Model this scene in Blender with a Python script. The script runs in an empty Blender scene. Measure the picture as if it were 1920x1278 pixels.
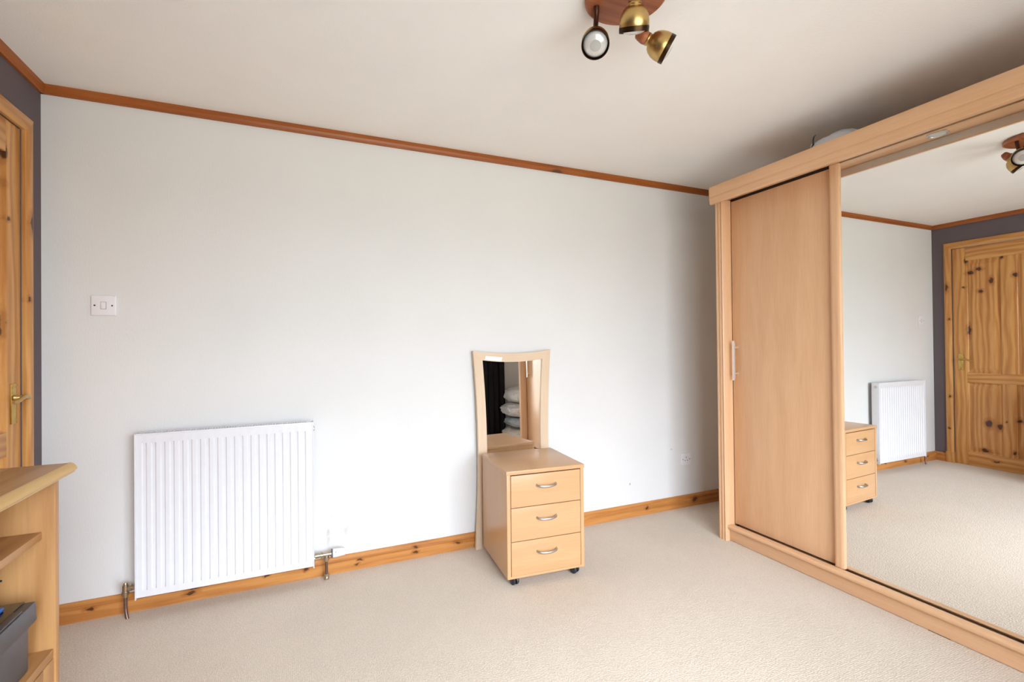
import bpy, bmesh, math, random
from mathutils import Vector, Matrix, Euler, noise
random.seed(7)
S = bpy.context.scene
COL = S.collection

# ------------------------------------------------------------------ camera
F_PX, YAW, PITCH, ROLL = 895.82, 0.4128, 0.0076, -0.0104
CAM = Vector((0.9935, -2.5994, 1.1467))
fwd = Vector((math.sin(YAW)*math.cos(PITCH), math.cos(YAW)*math.cos(PITCH), math.sin(PITCH)))
rt = Vector((math.cos(YAW), -math.sin(YAW), 0))
up = rt.cross(fwd)
R_ = rt*math.cos(ROLL) + up*math.sin(ROLL)
U_ = -rt*math.sin(ROLL) + up*math.cos(ROLL)
cd = bpy.data.cameras.new('camera')
cam = bpy.data.objects.new('camera', cd); COL.objects.link(cam)
cd.sensor_fit = 'HORIZONTAL'; cd.sensor_width = 36.0
cd.lens = F_PX*36.0/1920.0
cd.clip_start = 0.02
m = Matrix((R_, U_, -fwd)).transposed().to_4x4(); m.translation = CAM
cam.matrix_world = m
S.camera = cam

# ------------------------------------------------------------------ room dims
H = 2.2487          # ceiling
RX = 3.86           # right wall
WY = -3.45          # window wall
WX0, WX1, WZ0, WZ1 = 0.75, 2.95, 0.20, 2.02    # window opening

# ------------------------------------------------------------------ world, light, exposure
SKY_STRENGTH = 12.0
GROUND = (0.29, 0.30, 0.29, 1)
SKY = (0.875, 0.97, 1.10, 1)     # overcast: zenith three times the horizon's luminance
w = bpy.data.worlds.new('overcast_sky'); S.world = w; w.use_nodes = True
nt = w.node_tree; nt.nodes.clear()
o_ = nt.nodes.new('ShaderNodeOutputWorld'); bg = nt.nodes.new('ShaderNodeBackground')
tc = nt.nodes.new('ShaderNodeTexCoord'); sp = nt.nodes.new('ShaderNodeSeparateXYZ')
rp = nt.nodes.new('ShaderNodeValToRGB')
rp.color_ramp.elements[0].position = 0.49; rp.color_ramp.elements[0].color = GROUND
rp.color_ramp.elements[1].position = 0.515; rp.color_ramp.elements[1].color = [c*.55 for c in SKY[:3]]+[1]
_e = rp.color_ramp.elements.new(1.0); _e.color = [c*1.65 for c in SKY[:3]]+[1]
mr = nt.nodes.new('ShaderNodeMapRange'); mr.inputs[1].default_value = -1; mr.inputs[2].default_value = 1
nt.links.new(tc.outputs['Generated'], sp.inputs[0]); nt.links.new(sp.outputs[2], mr.inputs[0])
nt.links.new(mr.outputs[0], rp.inputs[0]); nt.links.new(rp.outputs[0], bg.inputs[0])
bg.inputs[1].default_value = SKY_STRENGTH
nt.links.new(bg.outputs[0], o_.inputs[0])
pl = bpy.data.lights.new('window_daylight_portal', 'AREA'); pl.shape = 'RECTANGLE'
pl.size = WX1-WX0; pl.size_y = WZ1-WZ0; pl.cycles.is_portal = True
po = bpy.data.objects.new('window_daylight_portal', pl); COL.objects.link(po)
po.location = ((WX0+WX1)/2, WY-0.09, (WZ0+WZ1)/2); po.rotation_euler = (math.pi/2, 0, 0)

S.view_settings.view_transform = 'Standard'; S.view_settings.look = 'None'
S.view_settings.gamma = 1.0; S.view_settings.use_curve_mapping = False
S.view_settings.exposure = 0.99
S.cycles.max_bounces = 10; S.cycles.diffuse_bounces = 6; S.cycles.glossy_bounces = 5
S.cycles.use_light_tree = False; S.cycles.adaptive_threshold = 0.08
S.cycles.sample_clamp_indirect = 6.0

# ------------------------------------------------------------------ materials
def srgb(r, g, b):
    f = lambda c: c/12.92 if c <= .04045 else ((c+.055)/1.055)**2.4
    return (f(r/255), f(g/255), f(b/255), 1)
def new_mat(name):
    mt = bpy.data.materials.new(name); mt.use_nodes = True
    return mt, mt.node_tree, mt.node_tree.nodes['Principled BSDF']
def setp(p, color=None, rough=.5, metal=0, spec=.5, coat=0):
    if color: p.inputs['Base Color'].default_value = color
    p.inputs['Roughness'].default_value = rough; p.inputs['Metallic'].default_value = metal
    p.inputs['Specular IOR Level'].default_value = spec; p.inputs['Coat Weight'].default_value = coat
def add_bump(nt, p, height_socket, strength, dist):
    b = nt.nodes.new('ShaderNodeBump'); b.inputs['Strength'].default_value = strength
    b.inputs['Distance'].default_value = dist
    nt.links.new(height_socket, b.inputs['Height']); nt.links.new(b.outputs[0], p.inputs['Normal'])
def tex_noise(nt, vec, scale, detail=3, rough=.5, dist=0):
    n = nt.nodes.new('ShaderNodeTexNoise'); n.inputs['Scale'].default_value = scale
    n.inputs['Detail'].default_value = detail; n.inputs['Roughness'].default_value = rough
    n.inputs['Distortion'].default_value = dist
    nt.links.new(vec, n.inputs['Vector']); return n.outputs[0]
def mapping(nt, vec, scale, loc=(0, 0, 0)):
    mp = nt.nodes.new('ShaderNodeMapping'); mp.inputs['Scale'].default_value = scale
    mp.inputs['Location'].default_value = loc
    nt.links.new(vec, mp.inputs['Vector']); return mp.outputs[0]
def ramp(nt, fac, stops):
    r = nt.nodes.new('ShaderNodeValToRGB'); e = r.color_ramp.elements
    while len(e) < len(stops): e.new(0.5)
    for el, (ps, c) in zip(e, stops): el.position = ps; el.color = c
    nt.links.new(fac, r.inputs[0]); return r.outputs[0]
def mixc(nt, fac, a, b, mode='MIX'):
    mx = nt.nodes.new('ShaderNodeMix'); mx.data_type = 'RGBA'; mx.blend_type = mode
    for sock, v in ((mx.inputs[0], fac), (mx.inputs[6], a), (mx.inputs[7], b)):
        if hasattr(v, 'is_linked'): nt.links.new(v, sock)
        else: sock.default_value = v
    return mx.outputs[2]
def mathn(nt, op, a, b=None, clamp=False):
    n = nt.nodes.new('ShaderNodeMath'); n.operation = op; n.use_clamp = clamp
    for i, v in enumerate((a, b)):
        if v is None: continue
        if hasattr(v, 'is_linked'): nt.links.new(v, n.inputs[i])
        else: n.inputs[i].default_value = v
    return n.outputs[0]
def plain(name, color, rough=.5, metal=0, spec=.5, coat=0, vary=.06, vscale=30, bump=0, bscale=200):
    mt, nt, p = new_mat(name); setp(p, color, rough, metal, spec, coat)
    t = nt.nodes.new('ShaderNodeTexCoord').outputs['Object']
    if vary:
        n = tex_noise(nt, t, vscale, 1)
        d = [c*(1-vary) for c in color[:3]]+[1]; l = [min(1, c*(1+vary)) for c in color[:3]]+[1]
        nt.links.new(ramp(nt, n, [(.3, d), (.7, l)]), p.inputs['Base Color'])
    if bump: add_bump(nt, p, tex_noise(nt, t, bscale, 0), bump, .002)
    return mt
def blob(nt, co, centre, rad, soft=.55):
    """1 inside a soft ellipsoid mark at centre, 0 outside (object space)."""
    sx = [1.0/r for r in rad]
    v = mapping(nt, co, sx, [-c*s for c, s in zip(centre, sx)])
    n = nt.nodes.new('ShaderNodeVectorMath'); n.operation = 'LENGTH'; nt.links.new(v, n.inputs[0])
    mr = nt.nodes.new('ShaderNodeMapRange'); mr.interpolation_type = 'SMOOTHSTEP'
    mr.inputs[1].default_value = 1.0; mr.inputs[2].default_value = soft
    mr.inputs[3].default_value = 0; mr.inputs[4].default_value = 1
    nt.links.new(n.outputs['Value'], mr.inputs[0]); return mr.outputs[0]
def wood(name, light, dark, axis='Z', fine=1.0, contrast=1.0, rings=0.0, ring_scale=9.0, rough=.42, coat=0.0,
         knots=(), knot_col=(0.05, 0.018, 0.006, 1), rand=True, spec=.4, knot_density=0.0):
    mt, nt, p = new_mat(name); setp(p, light, rough, 0, spec, coat)
    tcn = nt.nodes.new('ShaderNodeTexCoord'); co0 = tcn.outputs['Object']; co = co0
    if rand:
        oi = nt.nodes.new('ShaderNodeObjectInfo'); mu = mathn(nt, 'MULTIPLY', oi.outputs['Random'], 17.0)
        va = nt.nodes.new('ShaderNodeVectorMath'); va.operation = 'ADD'
        nt.links.new(co, va.inputs[0]); nt.links.new(mu, va.inputs[1]); co = va.outputs[0]
    i = 'XYZ'.index(axis)
    sc = [1.0, 1.0, 1.0]; sc[i] = .045
    v1 = mapping(nt, co, sc)
    fib = tex_noise(nt, v1, 150*fine, 4, .6)
    sc2 = [1.0, 1.0, 1.0]; sc2[i] = .1
    v2 = mapping(nt, co, sc2)
    fig = tex_noise(nt, v2, 14, 3, .55, .8)
    mixf = mathn(nt, 'ADD', mathn(nt, 'MULTIPLY', fib, .45), mathn(nt, 'MULTIPLY', fig, .55))
    if rings:
        sc3 = [1.0, 1.0, 1.0]; sc3[i] = .14
        wv = nt.nodes.new('ShaderNodeTexWave'); wv.wave_type = 'RINGS'; wv.rings_direction = axis
        wv.inputs['Scale'].default_value = ring_scale*.7; wv.inputs['Distortion'].default_value = 9
        wv.inputs['Detail'].default_value = 2.5; wv.inputs['Detail Scale'].default_value = 1.2
        nt.links.new(mapping(nt, co, sc3), wv.inputs['Vector'])
        mixf = mathn(nt, 'ADD', mathn(nt, 'MULTIPLY', mixf, 1-rings*.5), mathn(nt, 'MULTIPLY', wv.outputs['Fac'], rings*.5))
    h = .5*contrast
    c = ramp(nt, mixf, [(max(0, .5-.28/contrast*.9), dark), (min(1, .5+.22/contrast*.9), light)])
    if knot_density:
        sk = [1.0, 1.0, 1.0]; sk[i] = .55
        vo = nt.nodes.new('ShaderNodeTexVoronoi'); vo.inputs['Scale'].default_value = knot_density
        nt.links.new(mapping(nt, co, sk), vo.inputs['Vector'])
        k = mathn(nt, 'MULTIPLY', mathn(nt, 'SUBTRACT', .085, vo.outputs['Distance']), 28.0, True)
        c = mixc(nt, mathn(nt, 'MULTIPLY', k, .85), c, knot_col)
        halo = mathn(nt, 'MULTIPLY', mathn(nt, 'SUBTRACT', .17, vo.outputs['Distance']), 6.0, True)
        c = mixc(nt, mathn(nt, 'MULTIPLY', halo, .35), c, [dark[0]*.7, dark[1]*.6, dark[2]*.5, 1])
    wob = None
    for (cen, rad) in knots:
        if wob is None:
            n_ = nt.nodes.new('ShaderNodeTexNoise'); n_.inputs['Scale'].default_value = 34
            nt.links.new(co0, n_.inputs['Vector'])
            vs = nt.nodes.new('ShaderNodeVectorMath'); vs.operation = 'SCALE'; vs.inputs['Scale'].default_value = .03
            nt.links.new(n_.outputs['Color'], vs.inputs[0])
            va = nt.nodes.new('ShaderNodeVectorMath'); va.operation = 'ADD'
            nt.links.new(co0, va.inputs[0]); nt.links.new(vs.outputs[0], va.inputs[1])
            vb = nt.nodes.new('ShaderNodeVectorMath'); vb.operation = 'SUBTRACT'; vb.inputs[1].default_value = (.015, .015, .015)
            nt.links.new(va.outputs[0], vb.inputs[0]); wob = vb.outputs[0]
        c = mixc(nt, mathn(nt, 'MULTIPLY', blob(nt, wob, cen, [r*2.6 for r in rad]), .45), c, [dark[0]*.75, dark[1]*.6, dark[2]*.5, 1])
        c = mixc(nt, mathn(nt, 'MULTIPLY', blob(nt, wob, cen, [r*1.35 for r in rad]), .92), c, knot_col)
    nt.links.new(c, p.inputs['Base Color'])
    add_bump(nt, p, fib, .06, .001)
    return mt

# wallpaper: woven emboss, white paint, with the stains the photo shows by the valve
def wallpaper(name, color, stains=()):
    mt, nt, p = new_mat(name); setp(p, color, .75, 0, .25)
    co = nt.nodes.new('ShaderNodeTexCoord').outputs['Object']
    a = tex_noise(nt, mapping(nt, co, (1, 1, .22)), 260, 0)
    b = tex_noise(nt, mapping(nt, co, (.3, .3, 1)), 240, 0)
    d = tex_noise(nt, co, 2.5, 1)
    h = mathn(nt, 'ADD', mathn(nt, 'MULTIPLY', a, .7), mathn(nt, 'MULTIPLY', b, .3))
    add_bump(nt, p, h, .22, .0015)
    c = ramp(nt, d, [(.3, [x*.97 for x in color[:3]]+[1]), (.7, color)])
    wob = tex_noise(nt, co, 45, 2) if stains else None
    for cen, rad, col, amt in stains:
        k = mathn(nt, 'MULTIPLY', mathn(nt, 'MULTIPLY', blob(nt, co, cen, rad, .0), wob), amt*1.6, True)
        c = mixc(nt, k, c, col)
    nt.links.new(c, p.inputs['Base Color'])
    return mt
ST = srgb(150, 132, 110)
M = {}
M['wall_white'] = wallpaper('white_wallpaper', (0.73, 0.727, 0.71, 1), [
    ((1.105, 0, .19), (.016, .05, .085), ST, .5), ((1.115, 0, .28), (.03, .05, .05), ST, .2),
    ((1.19, 0, .205), (.03, .05, .07), ST, .28), ((2.975, 0, .215), (.006, .05, .012), srgb(70, 70, 110), 1.0),
    ((3.33, 0, .41), (.014, .05, .008), ST, .5), ((.25, 0, .13), (.03, .05, .05), ST, .2)])
M['wall_taupe'] = wallpaper('taupe_painted_wallpaper', srgb(102, 92, 95))
M['ceiling'] = plain('ceiling_white_paint', (0.89, 0.88, 0.855, 1), .9, spec=.2, vary=.01, vscale=4, bump=.25, bscale=160)

def carpet():
    mt, nt, p = new_mat('beige_loop_carpet'); setp(p, None, 1.0, 0, .05)
    co = nt.nodes.new('ShaderNodeTexCoord').outputs['Object']
    vo = nt.nodes.new('ShaderNodeTexVoronoi'); vo.inputs['Scale'].default_value = 150; vo.inputs['Randomness'].default_value = .55
    nt.links.new(co, vo.inputs['Vector'])
    n1 = tex_noise(nt, co, 220, 2); n2 = tex_noise(nt, co, 1.6, 4, .6); n3 = tex_noise(nt, co, 16, 3, .6)
    base = ramp(nt, n1, [(.3, srgb(204, 190, 173)), (.7, srgb(228, 216, 199))])
    worn = ramp(nt, mathn(nt, 'ADD', mathn(nt, 'MULTIPLY', n2, .7), mathn(nt, 'MULTIPLY', n3, .3)),
                [(.35, (.93, .92, .91, 1)), (.65, (1, 1, 1, 1))])
    c = mixc(nt, 1.0, base, worn, 'MULTIPLY')
    cell = mathn(nt, 'MULTIPLY', vo.outputs['Distance'], 1.0)
    c = mixc(nt, mathn(nt, 'MULTIPLY', cell, .25), c, srgb(150, 128, 108))
    nt.links.new(c, p.inputs['Base Color'])
    add_bump(nt, p, mathn(nt, 'SUBTRACT', 1.0, cell), .42, .004)
    p.inputs['Sheen Weight'].default_value = .15
    return mt
M['carpet'] = carpet()
# woods
PINE_L, PINE_D = srgb(212, 158, 92), srgb(170, 108, 50)
M['trim_pine_x'] = wood('varnished_pine_trim_x', srgb(170, 96, 38), srgb(128, 64, 18), 'X', knot_density=3.2, rough=.4)
M['trim_pine_y'] = wood('varnished_pine_trim_y', srgb(170, 96, 38), srgb(128, 64, 18), 'Y', knot_density=3.2, rough=.4)
BK = [((.52, -.02, .035), (.02, .03, .007)), ((.53, -.02, .055), (.016, .03, .005)), ((.83, -.02, .05), (.011, .03, .006)), ((1.0, -.02, .045), (.009, .03, .006)),
      ((1.26, -.02, .047), (.010, .03, .005)), ((1.245, -.02, .028), (.009, .03, .004)), ((1.545, -.02, .062), (.012, .03, .006)), ((1.545, -.02, .035), (.013, .03, .007)),
      ((1.78, -.02, .045), (.013, .03, .006)), ((3.10, -.02, .04), (.012, .03, .007)), ((3.52, -.02, .045), (.02, .03, .012)), ((.16, -.02, .045), (.014, .03, .005))]
M['skirt_pine_x'] = wood('varnished_pine_skirting_x', srgb(201, 140, 76), srgb(158, 95, 40), 'X', rings=.35, ring_scale=14, rough=.38, knots=BK, rand=False)
M['skirt_pine_y'] = wood('varnished_pine_skirting_y', srgb(201, 140, 76), srgb(158, 95, 40), 'Y', rings=.35, ring_scale=14, rough=.38, knot_density=3.0)
M['door_pine_z'] = wood('knotty_pine_door_upright', PINE_L, PINE_D, 'Z', rings=.55, ring_scale=11, rough=.35, coat=.15, knot_density=0)
M['door_pine_y'] = wood('knotty_pine_door_cross', PINE_L, PINE_D, 'Y', rings=.5, ring_scale=12, rough=.35, coat=.15, knot_density=2.2)
# door knots are placed in the panel material in room coordinates (door parts share one origin)
DK = [((.0, -.285, 1.76), (.05, .022, .013)), ((.0, -.345, 1.785), (.05, .022, .012)), ((.0, -.43, 1.67), (.05, .012, .026)), ((.0, -.355, 1.585), (.05, .016, .014)),
      ((.0, -.24, 1.63), (.05, .009, .008)), ((.0, -.50, 1.865), (.05, .009, .015)), ((.0, -.585, 1.70), (.05, .012, .017)), ((.0, -.255, 1.87), (.05, .008, .022)),
      ((.0, -.40, .40), (.05, .022, .03)), ((.0, -.47, .375), (.05, .014, .022)), ((.0, -.52, .43), (.05, .007, .009)), ((.0, -.565, .165), (.05, .012, .014)),
      ((.0, -.365, .155), (.05, .018, .015)), ((.0, -.60, .45), (.05, .015, .015)), ((.0, -.45, .07), (.05, .02, .008)), ((.0, -.75, 1.3), (.05, .015, .02)), ((.0, -.8, .5), (.05, .015, .02)),
      ((.0, -.27, 1.235), (.05, .012, .04))]
M['door_pine_knots'] = wood('knotty_pine_door', PINE_L, PINE_D, 'Z', rings=.55, ring_scale=11, rough=.35, coat=.15, knots=DK, rand=False, knot_col=srgb(62, 34, 18))
M['door_pine_knots_y'] = wood('knotty_pine_door_rail', PINE_L, PINE_D, 'Y', rings=.5, ring_scale=12, rough=.35, coat=.15, knots=DK[-4:-3], rand=False, knot_col=srgb(62, 34, 18))
AK = [((.02, -.12, 1.64), (.05, .012, .03)), ((.02, -.135, 1.34), (.05, .008, .008)), ((.02, -.135, .62), (.05, .009, .01)), ((.02, -.125, .32), (.05, .008, .008))]
M['arch_pine_z'] = wood('pine_architrave_upright', PINE_L, PINE_D, 'Z', rings=.4, ring_scale=13, rough=.35, coat=.15, knots=AK, rand=False, knot_col=srgb(70, 40, 22))
M['arch_pine_y'] = wood('pine_architrave_head', PINE_L, PINE_D, 'Y', rings=.4, ring_scale=13, rough=.35, coat=.15)
BE_L, BE_D = srgb(224, 182, 142), srgb(204, 157, 116)
for ax in 'XYZ':
    M['beech_'+ax] = wood('beech_laminate_'+ax, BE_L, BE_D, ax, fine=1.2, contrast=.9, rough=.34, spec=.45)
    M['maple_'+ax] = wood('pale_beech_laminate_'+ax, srgb(202, 160, 117), srgb(188, 143, 99), ax, fine=1.2, contrast=.85, rough=.28, spec=.45)
    M['ash_'+ax] = wood('pale_ash_frame_'+ax, srgb(219, 196, 168), srgb(203, 176, 146), ax, fine=1.4, contrast=.9, rough=.45)
    M['bpine_'+ax] = wood('waxed_pine_'+ax, srgb(190, 144, 92), srgb(160, 112, 64), ax, rings=.4, ring_scale=10, rough=.4, knot_density=1.1, knot_col=srgb(120, 72, 36))
M['bpine_edge'] = wood('waxed_pine_lipping', srgb(206, 172, 112), srgb(186, 146, 88), 'Y', rough=.4)
M['lamp_wood'] = wood('stained_wood_lamp', srgb(170, 104, 66), srgb(130, 70, 40), 'X', fine=.7, rings=.4, ring_scale=16, rough=.4)
M['dark_gap'] = plain('shadowed_chipboard', srgb(60, 42, 30), .9, vary=.05)
M['pale_backing'] = plain('pale_unfinished_board', srgb(216, 207, 194), .7, vary=.03)
M['white_enamel'] = plain('white_enamel', (0.74, 0.74, 0.765, 1), .3, spec=.5, vary=.01)
M['white_plastic'] = plain('white_plastic', (0.80, 0.78, 0.80, 1), .35, vary=.01)
M['screw'] = plain('dark_steel_screw', srgb(70, 62, 60), .4, .8, vary=.05)
M['hole'] = plain('black_recess', (.01, .01, .01, 1), .8, vary=0)
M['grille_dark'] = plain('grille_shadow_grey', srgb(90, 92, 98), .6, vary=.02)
M['bar_metal'] = plain('bright_satin_steel', (0.9, 0.9, 0.92, 1), .38, .9, vary=.01)
M['chrome'] = plain('satin_nickel', (0.58, 0.57, 0.565, 1), .34, 1, vary=.03)
M['brass_fit'] = plain('tarnished_brass_fitting', srgb(186, 170, 146), .3, .95, vary=.12, vscale=60)
M['copper'] = plain('dull_copper_pipe', srgb(122, 96, 88), .4, .7, vary=.15, vscale=40)
M['brass'] = plain('polished_brass', srgb(206, 172, 96), .22, 1, vary=.06)
M['antique_brass'] = plain('antique_brass', srgb(196, 164, 106), .33, 1, vary=.08, vscale=25)
M['antique_dark'] = plain('darkened_brass_rim', srgb(62, 44, 26), .35, .9, vary=.1)
M['bulb'] = plain('frosted_reflector_bulb', (0.70, 0.69, 0.68, 1), .22, .25, vary=.02)
M['bulb_centre'] = plain('bulb_reflection_grey', srgb(182, 182, 180), .25, .3, vary=.02)  # soft dark reflection painted as a grey centre on the bulb
M['strap'] = plain('dark_brown_bracket', srgb(72, 40, 24), .4, .5, vary=.08)
M['rubber'] = plain('black_plastic', srgb(38, 38, 40), .45, vary=.05)
M['curtain'] = plain('black_blackout_curtain', srgb(44, 42, 48), .8, vary=.12, vscale=40, bump=.2, bscale=300)
M['sticker'] = plain('white_paper_tape', (.85, .85, .84, 1), .6, vary=.01)
M['printer'] = plain('dark_grey_printer_plastic', srgb(72, 70, 72), .42, vary=.04, bump=.1, bscale=500)
M['printer_top'] = plain('glossy_black_panel', srgb(18, 18, 22), .15, vary=.02)
M['printer_blue'] = plain('blue_plastic_button', srgb(24, 92, 176), .35, vary=.03)
M['grey_print'] = plain('pale_grey_print', srgb(150, 150, 150), .5, vary=0)
M['bag_cloth'] = plain('light_grey_bag_cloth', srgb(206, 208, 212), .6, vary=.06, vscale=14, bump=.2, bscale=60)
M['bag_strap'] = plain('dark_grey_strap', srgb(70, 76, 76), .6, vary=.06)
M['glazing_lens'] = plain('frosted_lamp_glass', srgb(205, 208, 200), .3, vary=.02)
M['upvc'] = plain('white_upvc', (.8, .8, .8, 1), .35, vary=.01)
def mirror_mat(name, tint=(0.93, 0.935, 0.92, 1)):
    mt, nt, p = new_mat(name); setp(p, tint, .0, 1.0)
    co = nt.nodes.new('ShaderNodeTexCoord').outputs['Object']
    nt.links.new(ramp(nt, tex_noise(nt, co, 2, 2), [(.3, [c*.99 for c in tint[:3]]+[1]), (.7, tint)]), p.inputs['Base Color'])
    return mt
M['mirror'] = mirror_mat('silvered_mirror_glass')
def plastic_bag(name, col):
    mt, nt, p = new_mat(name); setp(p, col, .28, 0, .6, .3)
    co = nt.nodes.new('ShaderNodeTexCoord').outputs['Object']
    n = tex_noise(nt, mapping(nt, co, (1, 1, 2.2)), 16, 4, .6, 1.5)
    nt.links.new(ramp(nt, n, [(.3, [c*.72 for c in col[:3]]+[1]), (.65, col)]), p.inputs['Base Color'])
    add_bump(nt, p, n, .7, .02); return mt
M['bag_white'] = plastic_bag('crinkled_white_plastic', srgb(222, 218, 214))
M['bag_grey'] = plastic_bag('crinkled_grey_plastic', srgb(176, 182, 190))
M['bag_cream'] = plastic_bag('crinkled_cream_plastic', srgb(226, 216, 198))
def glass_mat():
    mt = bpy.data.materials.new('window_glass'); mt.use_nodes = True; nt = mt.node_tree; nt.nodes.clear()
    o = nt.nodes.new('ShaderNodeOutputMaterial'); mx = nt.nodes.new('ShaderNodeMixShader')
    tr = nt.nodes.new('ShaderNodeBsdfTransparent'); gl = nt.nodes.new('ShaderNodeBsdfGlossy'); gl.inputs['Roughness'].default_value = 0
    fr = nt.nodes.new('ShaderNodeFresnel'); fr.inputs['IOR'].default_value = 1.45
    nt.links.new(fr.outputs[0], mx.inputs[0]); nt.links.new(tr.outputs[0], mx.inputs[1]); nt.links.new(gl.outputs[0], mx.inputs[2])
    nt.links.new(mx.outputs[0], o.inputs[0]); return mt
M['glass'] = glass_mat()

# ------------------------------------------------------------------ mesh helpers
def box(bm, x0, x1, y0, y1, z0, z1, bev=0.0, seg=2):
    vs = [bm.verts.new((x, y, z)) for x in (x0, x1) for y in (y0, y1) for z in (z0, z1)]
    idx = [(0, 1, 3, 2), (4, 6, 7, 5), (0, 4, 5, 1), (2, 3, 7, 6), (0, 2, 6, 4), (1, 5, 7, 3)]
    fs = [bm.faces.new([vs[i] for i in q]) for q in idx]
    if bev:
        es = {e for f in fs for e in f.edges}
        bmesh.ops.bevel(bm, geom=list(es), offset=bev, segments=seg, profile=.6, affect='EDGES')
def prism(bm, pts, axis, a0, a1):
    """extrude a closed 2D outline; axis 0: pts=(y,z), 1: (x,z), 2: (x,y)"""
    def P(p, a):
        return {0: (a, p[0], p[1]), 1: (p[0], a, p[1]), 2: (p[0], p[1], a)}[axis]
    A = [bm.verts.new(P(p, a0)) for p in pts]; B = [bm.verts.new(P(p, a1)) for p in pts]
    n = len(pts); bm.faces.new(A[::-1]); bm.faces.new(B)
    for i in range(n): bm.faces.new((A[i], A[(i+1) % n], B[(i+1) % n], B[i]))
    bmesh.ops.recalc_face_normals(bm, faces=bm.faces[:])
def basis(d):
    d = Vector(d).normalized(); a = Vector((0, 0, 1)) if abs(d.z) < .9 else Vector((1, 0, 0))
    u = d.cross(a).normalized(); return d, u, d.cross(u)
def lathe(bm, origin, direction, prof, seg=28, cap=True):
    """prof: list of (distance along direction, radius)"""
    d, u, v = basis(direction); o = Vector(origin); rings = []
    for t, r in prof:
        if r < 1e-6: rings.append([bm.verts.new(o+d*t)])
        else: rings.append([bm.verts.new(o+d*t+(u*math.cos(2*math.pi*k/seg)+v*math.sin(2*math.pi*k/seg))*r) for k in range(seg)])
    for a, b in zip(rings, rings[1:]):
        if len(a) == 1 and len(b) == 1: continue
        for k in range(seg):
            k2 = (k+1) % seg
            if len(a) == 1: bm.faces.new((a[0], b[k2], b[k]))
            elif len(b) == 1: bm.faces.new((a[k], a[k2], b[0]))
            else: bm.faces.new((a[k], a[k2], b[k2], b[k]))
    if cap:
        for r in (rings[0], rings[-1]):
            if len(r) > 1: bm.faces.new(r)
    bmesh.ops.recalc_face_normals(bm, faces=bm.faces[:])
def tube(bm, pts, rad, seg=12, flat=None):
    pts = [Vector(p) for p in pts]; rings = []
    n0 = None
    for i, p in enumerate(pts):
        t = (pts[min(i+1, len(pts)-1)]-pts[max(i-1, 0)]).normalized()
        if n0 is None: _, n0, _ = basis(t)
        n0 = (n0-t*n0.dot(t)).normalized(); b = t.cross(n0)
        r = rad[i] if isinstance(rad, (list, tuple)) else rad
        f = flat or 1.0
        rings.append([bm.verts.new(p+(n0*math.cos(2*math.pi*k/seg)+b*math.sin(2*math.pi*k/seg)*f)*r) for k in range(seg)])
    for a, b in zip(rings, rings[1:]):
        for k in range(seg): bm.faces.new((a[k], a[(k+1) % seg], b[(k+1) % seg], b[k]))
    bm.faces.new(rings[0]); bm.faces.new(rings[-1])
    bmesh.ops.recalc_face_normals(bm, faces=bm.faces[:])
def obj(name, bm, mat, parent=None, loc=None, smooth=None, label=None):
    me = bpy.data.meshes.new(name); bm.to_mesh(me); bm.free()
    me.materials.append(M[mat] if isinstance(mat, str) else mat)
    if smooth is not None:
        me.shade_smooth()
        me.set_sharp_from_angle(angle=math.radians(smooth))
    o = bpy.data.objects.new(name, me); COL.objects.link(o)
    if parent is not None: o.parent = parent
    if loc is not None: o.location = loc
    if label: o['label'] = label
    return o
def empty(name, loc=(0, 0, 0), rz=0):
    o = bpy.data.objects.new(name, None); COL.objects.link(o); o.location = loc; o.rotation_euler = (0, 0, rz)
    o.empty_display_size = .05
    return o
def tag(o, label, cat, group=None, kind=None):
    o['label'] = label; o['category'] = cat
    if group: o['group'] = group
    if kind: o['kind'] = kind
    return o
def struct(o, label=None, cat=None):
    o['kind'] = 'structure'
    if label: o['label'] = label
    if cat: o['category'] = cat
    return o
def boxobj(name, dims, mat, parent=None, bev=.0015, label=None, smooth=40):
    bm = bmesh.new(); box(bm, *dims, bev); return obj(name, bm, mat, parent, smooth=smooth if bev else None, label=label)

# ------------------------------------------------------------------ the room shell
T = .12
bm = bmesh.new(); box(bm, -T, RX+T, WY-T, T, -.1, 0); struct(obj('floor', bm, 'carpet'), 'beige looped carpet covering the whole bedroom floor', 'floor')
bm = bmesh.new(); box(bm, -T, RX+T, WY-T, T, H, H+.1); struct(obj('ceiling', bm, 'ceiling'), 'plain off-white painted ceiling with fine stipple', 'ceiling')
bm = bmesh.new(); box(bm, -T, RX+T, 0, T, 0, H); struct(obj('wall_back', bm, 'wall_white'), 'white embossed wallpaper wall behind the radiator and drawers', 'wall')
bm = bmesh.new(); box(bm, RX, RX+T, WY, 0, 0, H); struct(obj('wall_right', bm, 'wall_white'), 'white wall hidden behind the wardrobe', 'wall')
DY0, DY1, DZ = -.155, -.925, 2.0     # door opening
bm = bmesh.new()
box(bm, -T, 0, DY0, 0, 0, H); box(bm, -T, 0, WY, DY1, 0, H); box(bm, -T, 0, DY1, DY0, DZ, H)
struct(obj('wall_left', bm, 'wall_taupe'), 'dark taupe wall around the pine door', 'wall')
bm = bmesh.new()
box(bm, 0, WX0, WY-T, WY, 0, H); box(bm, WX1, RX, WY-T, WY, 0, H); box(bm, WX0, WX1, WY-T, WY, 0, WZ0); box(bm, WX0, WX1, WY-T, WY, WZ1, H)
struct(obj('wall_front', bm, 'wall_white'), 'white window wall seen only in the small mirror', 'wall')

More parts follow.
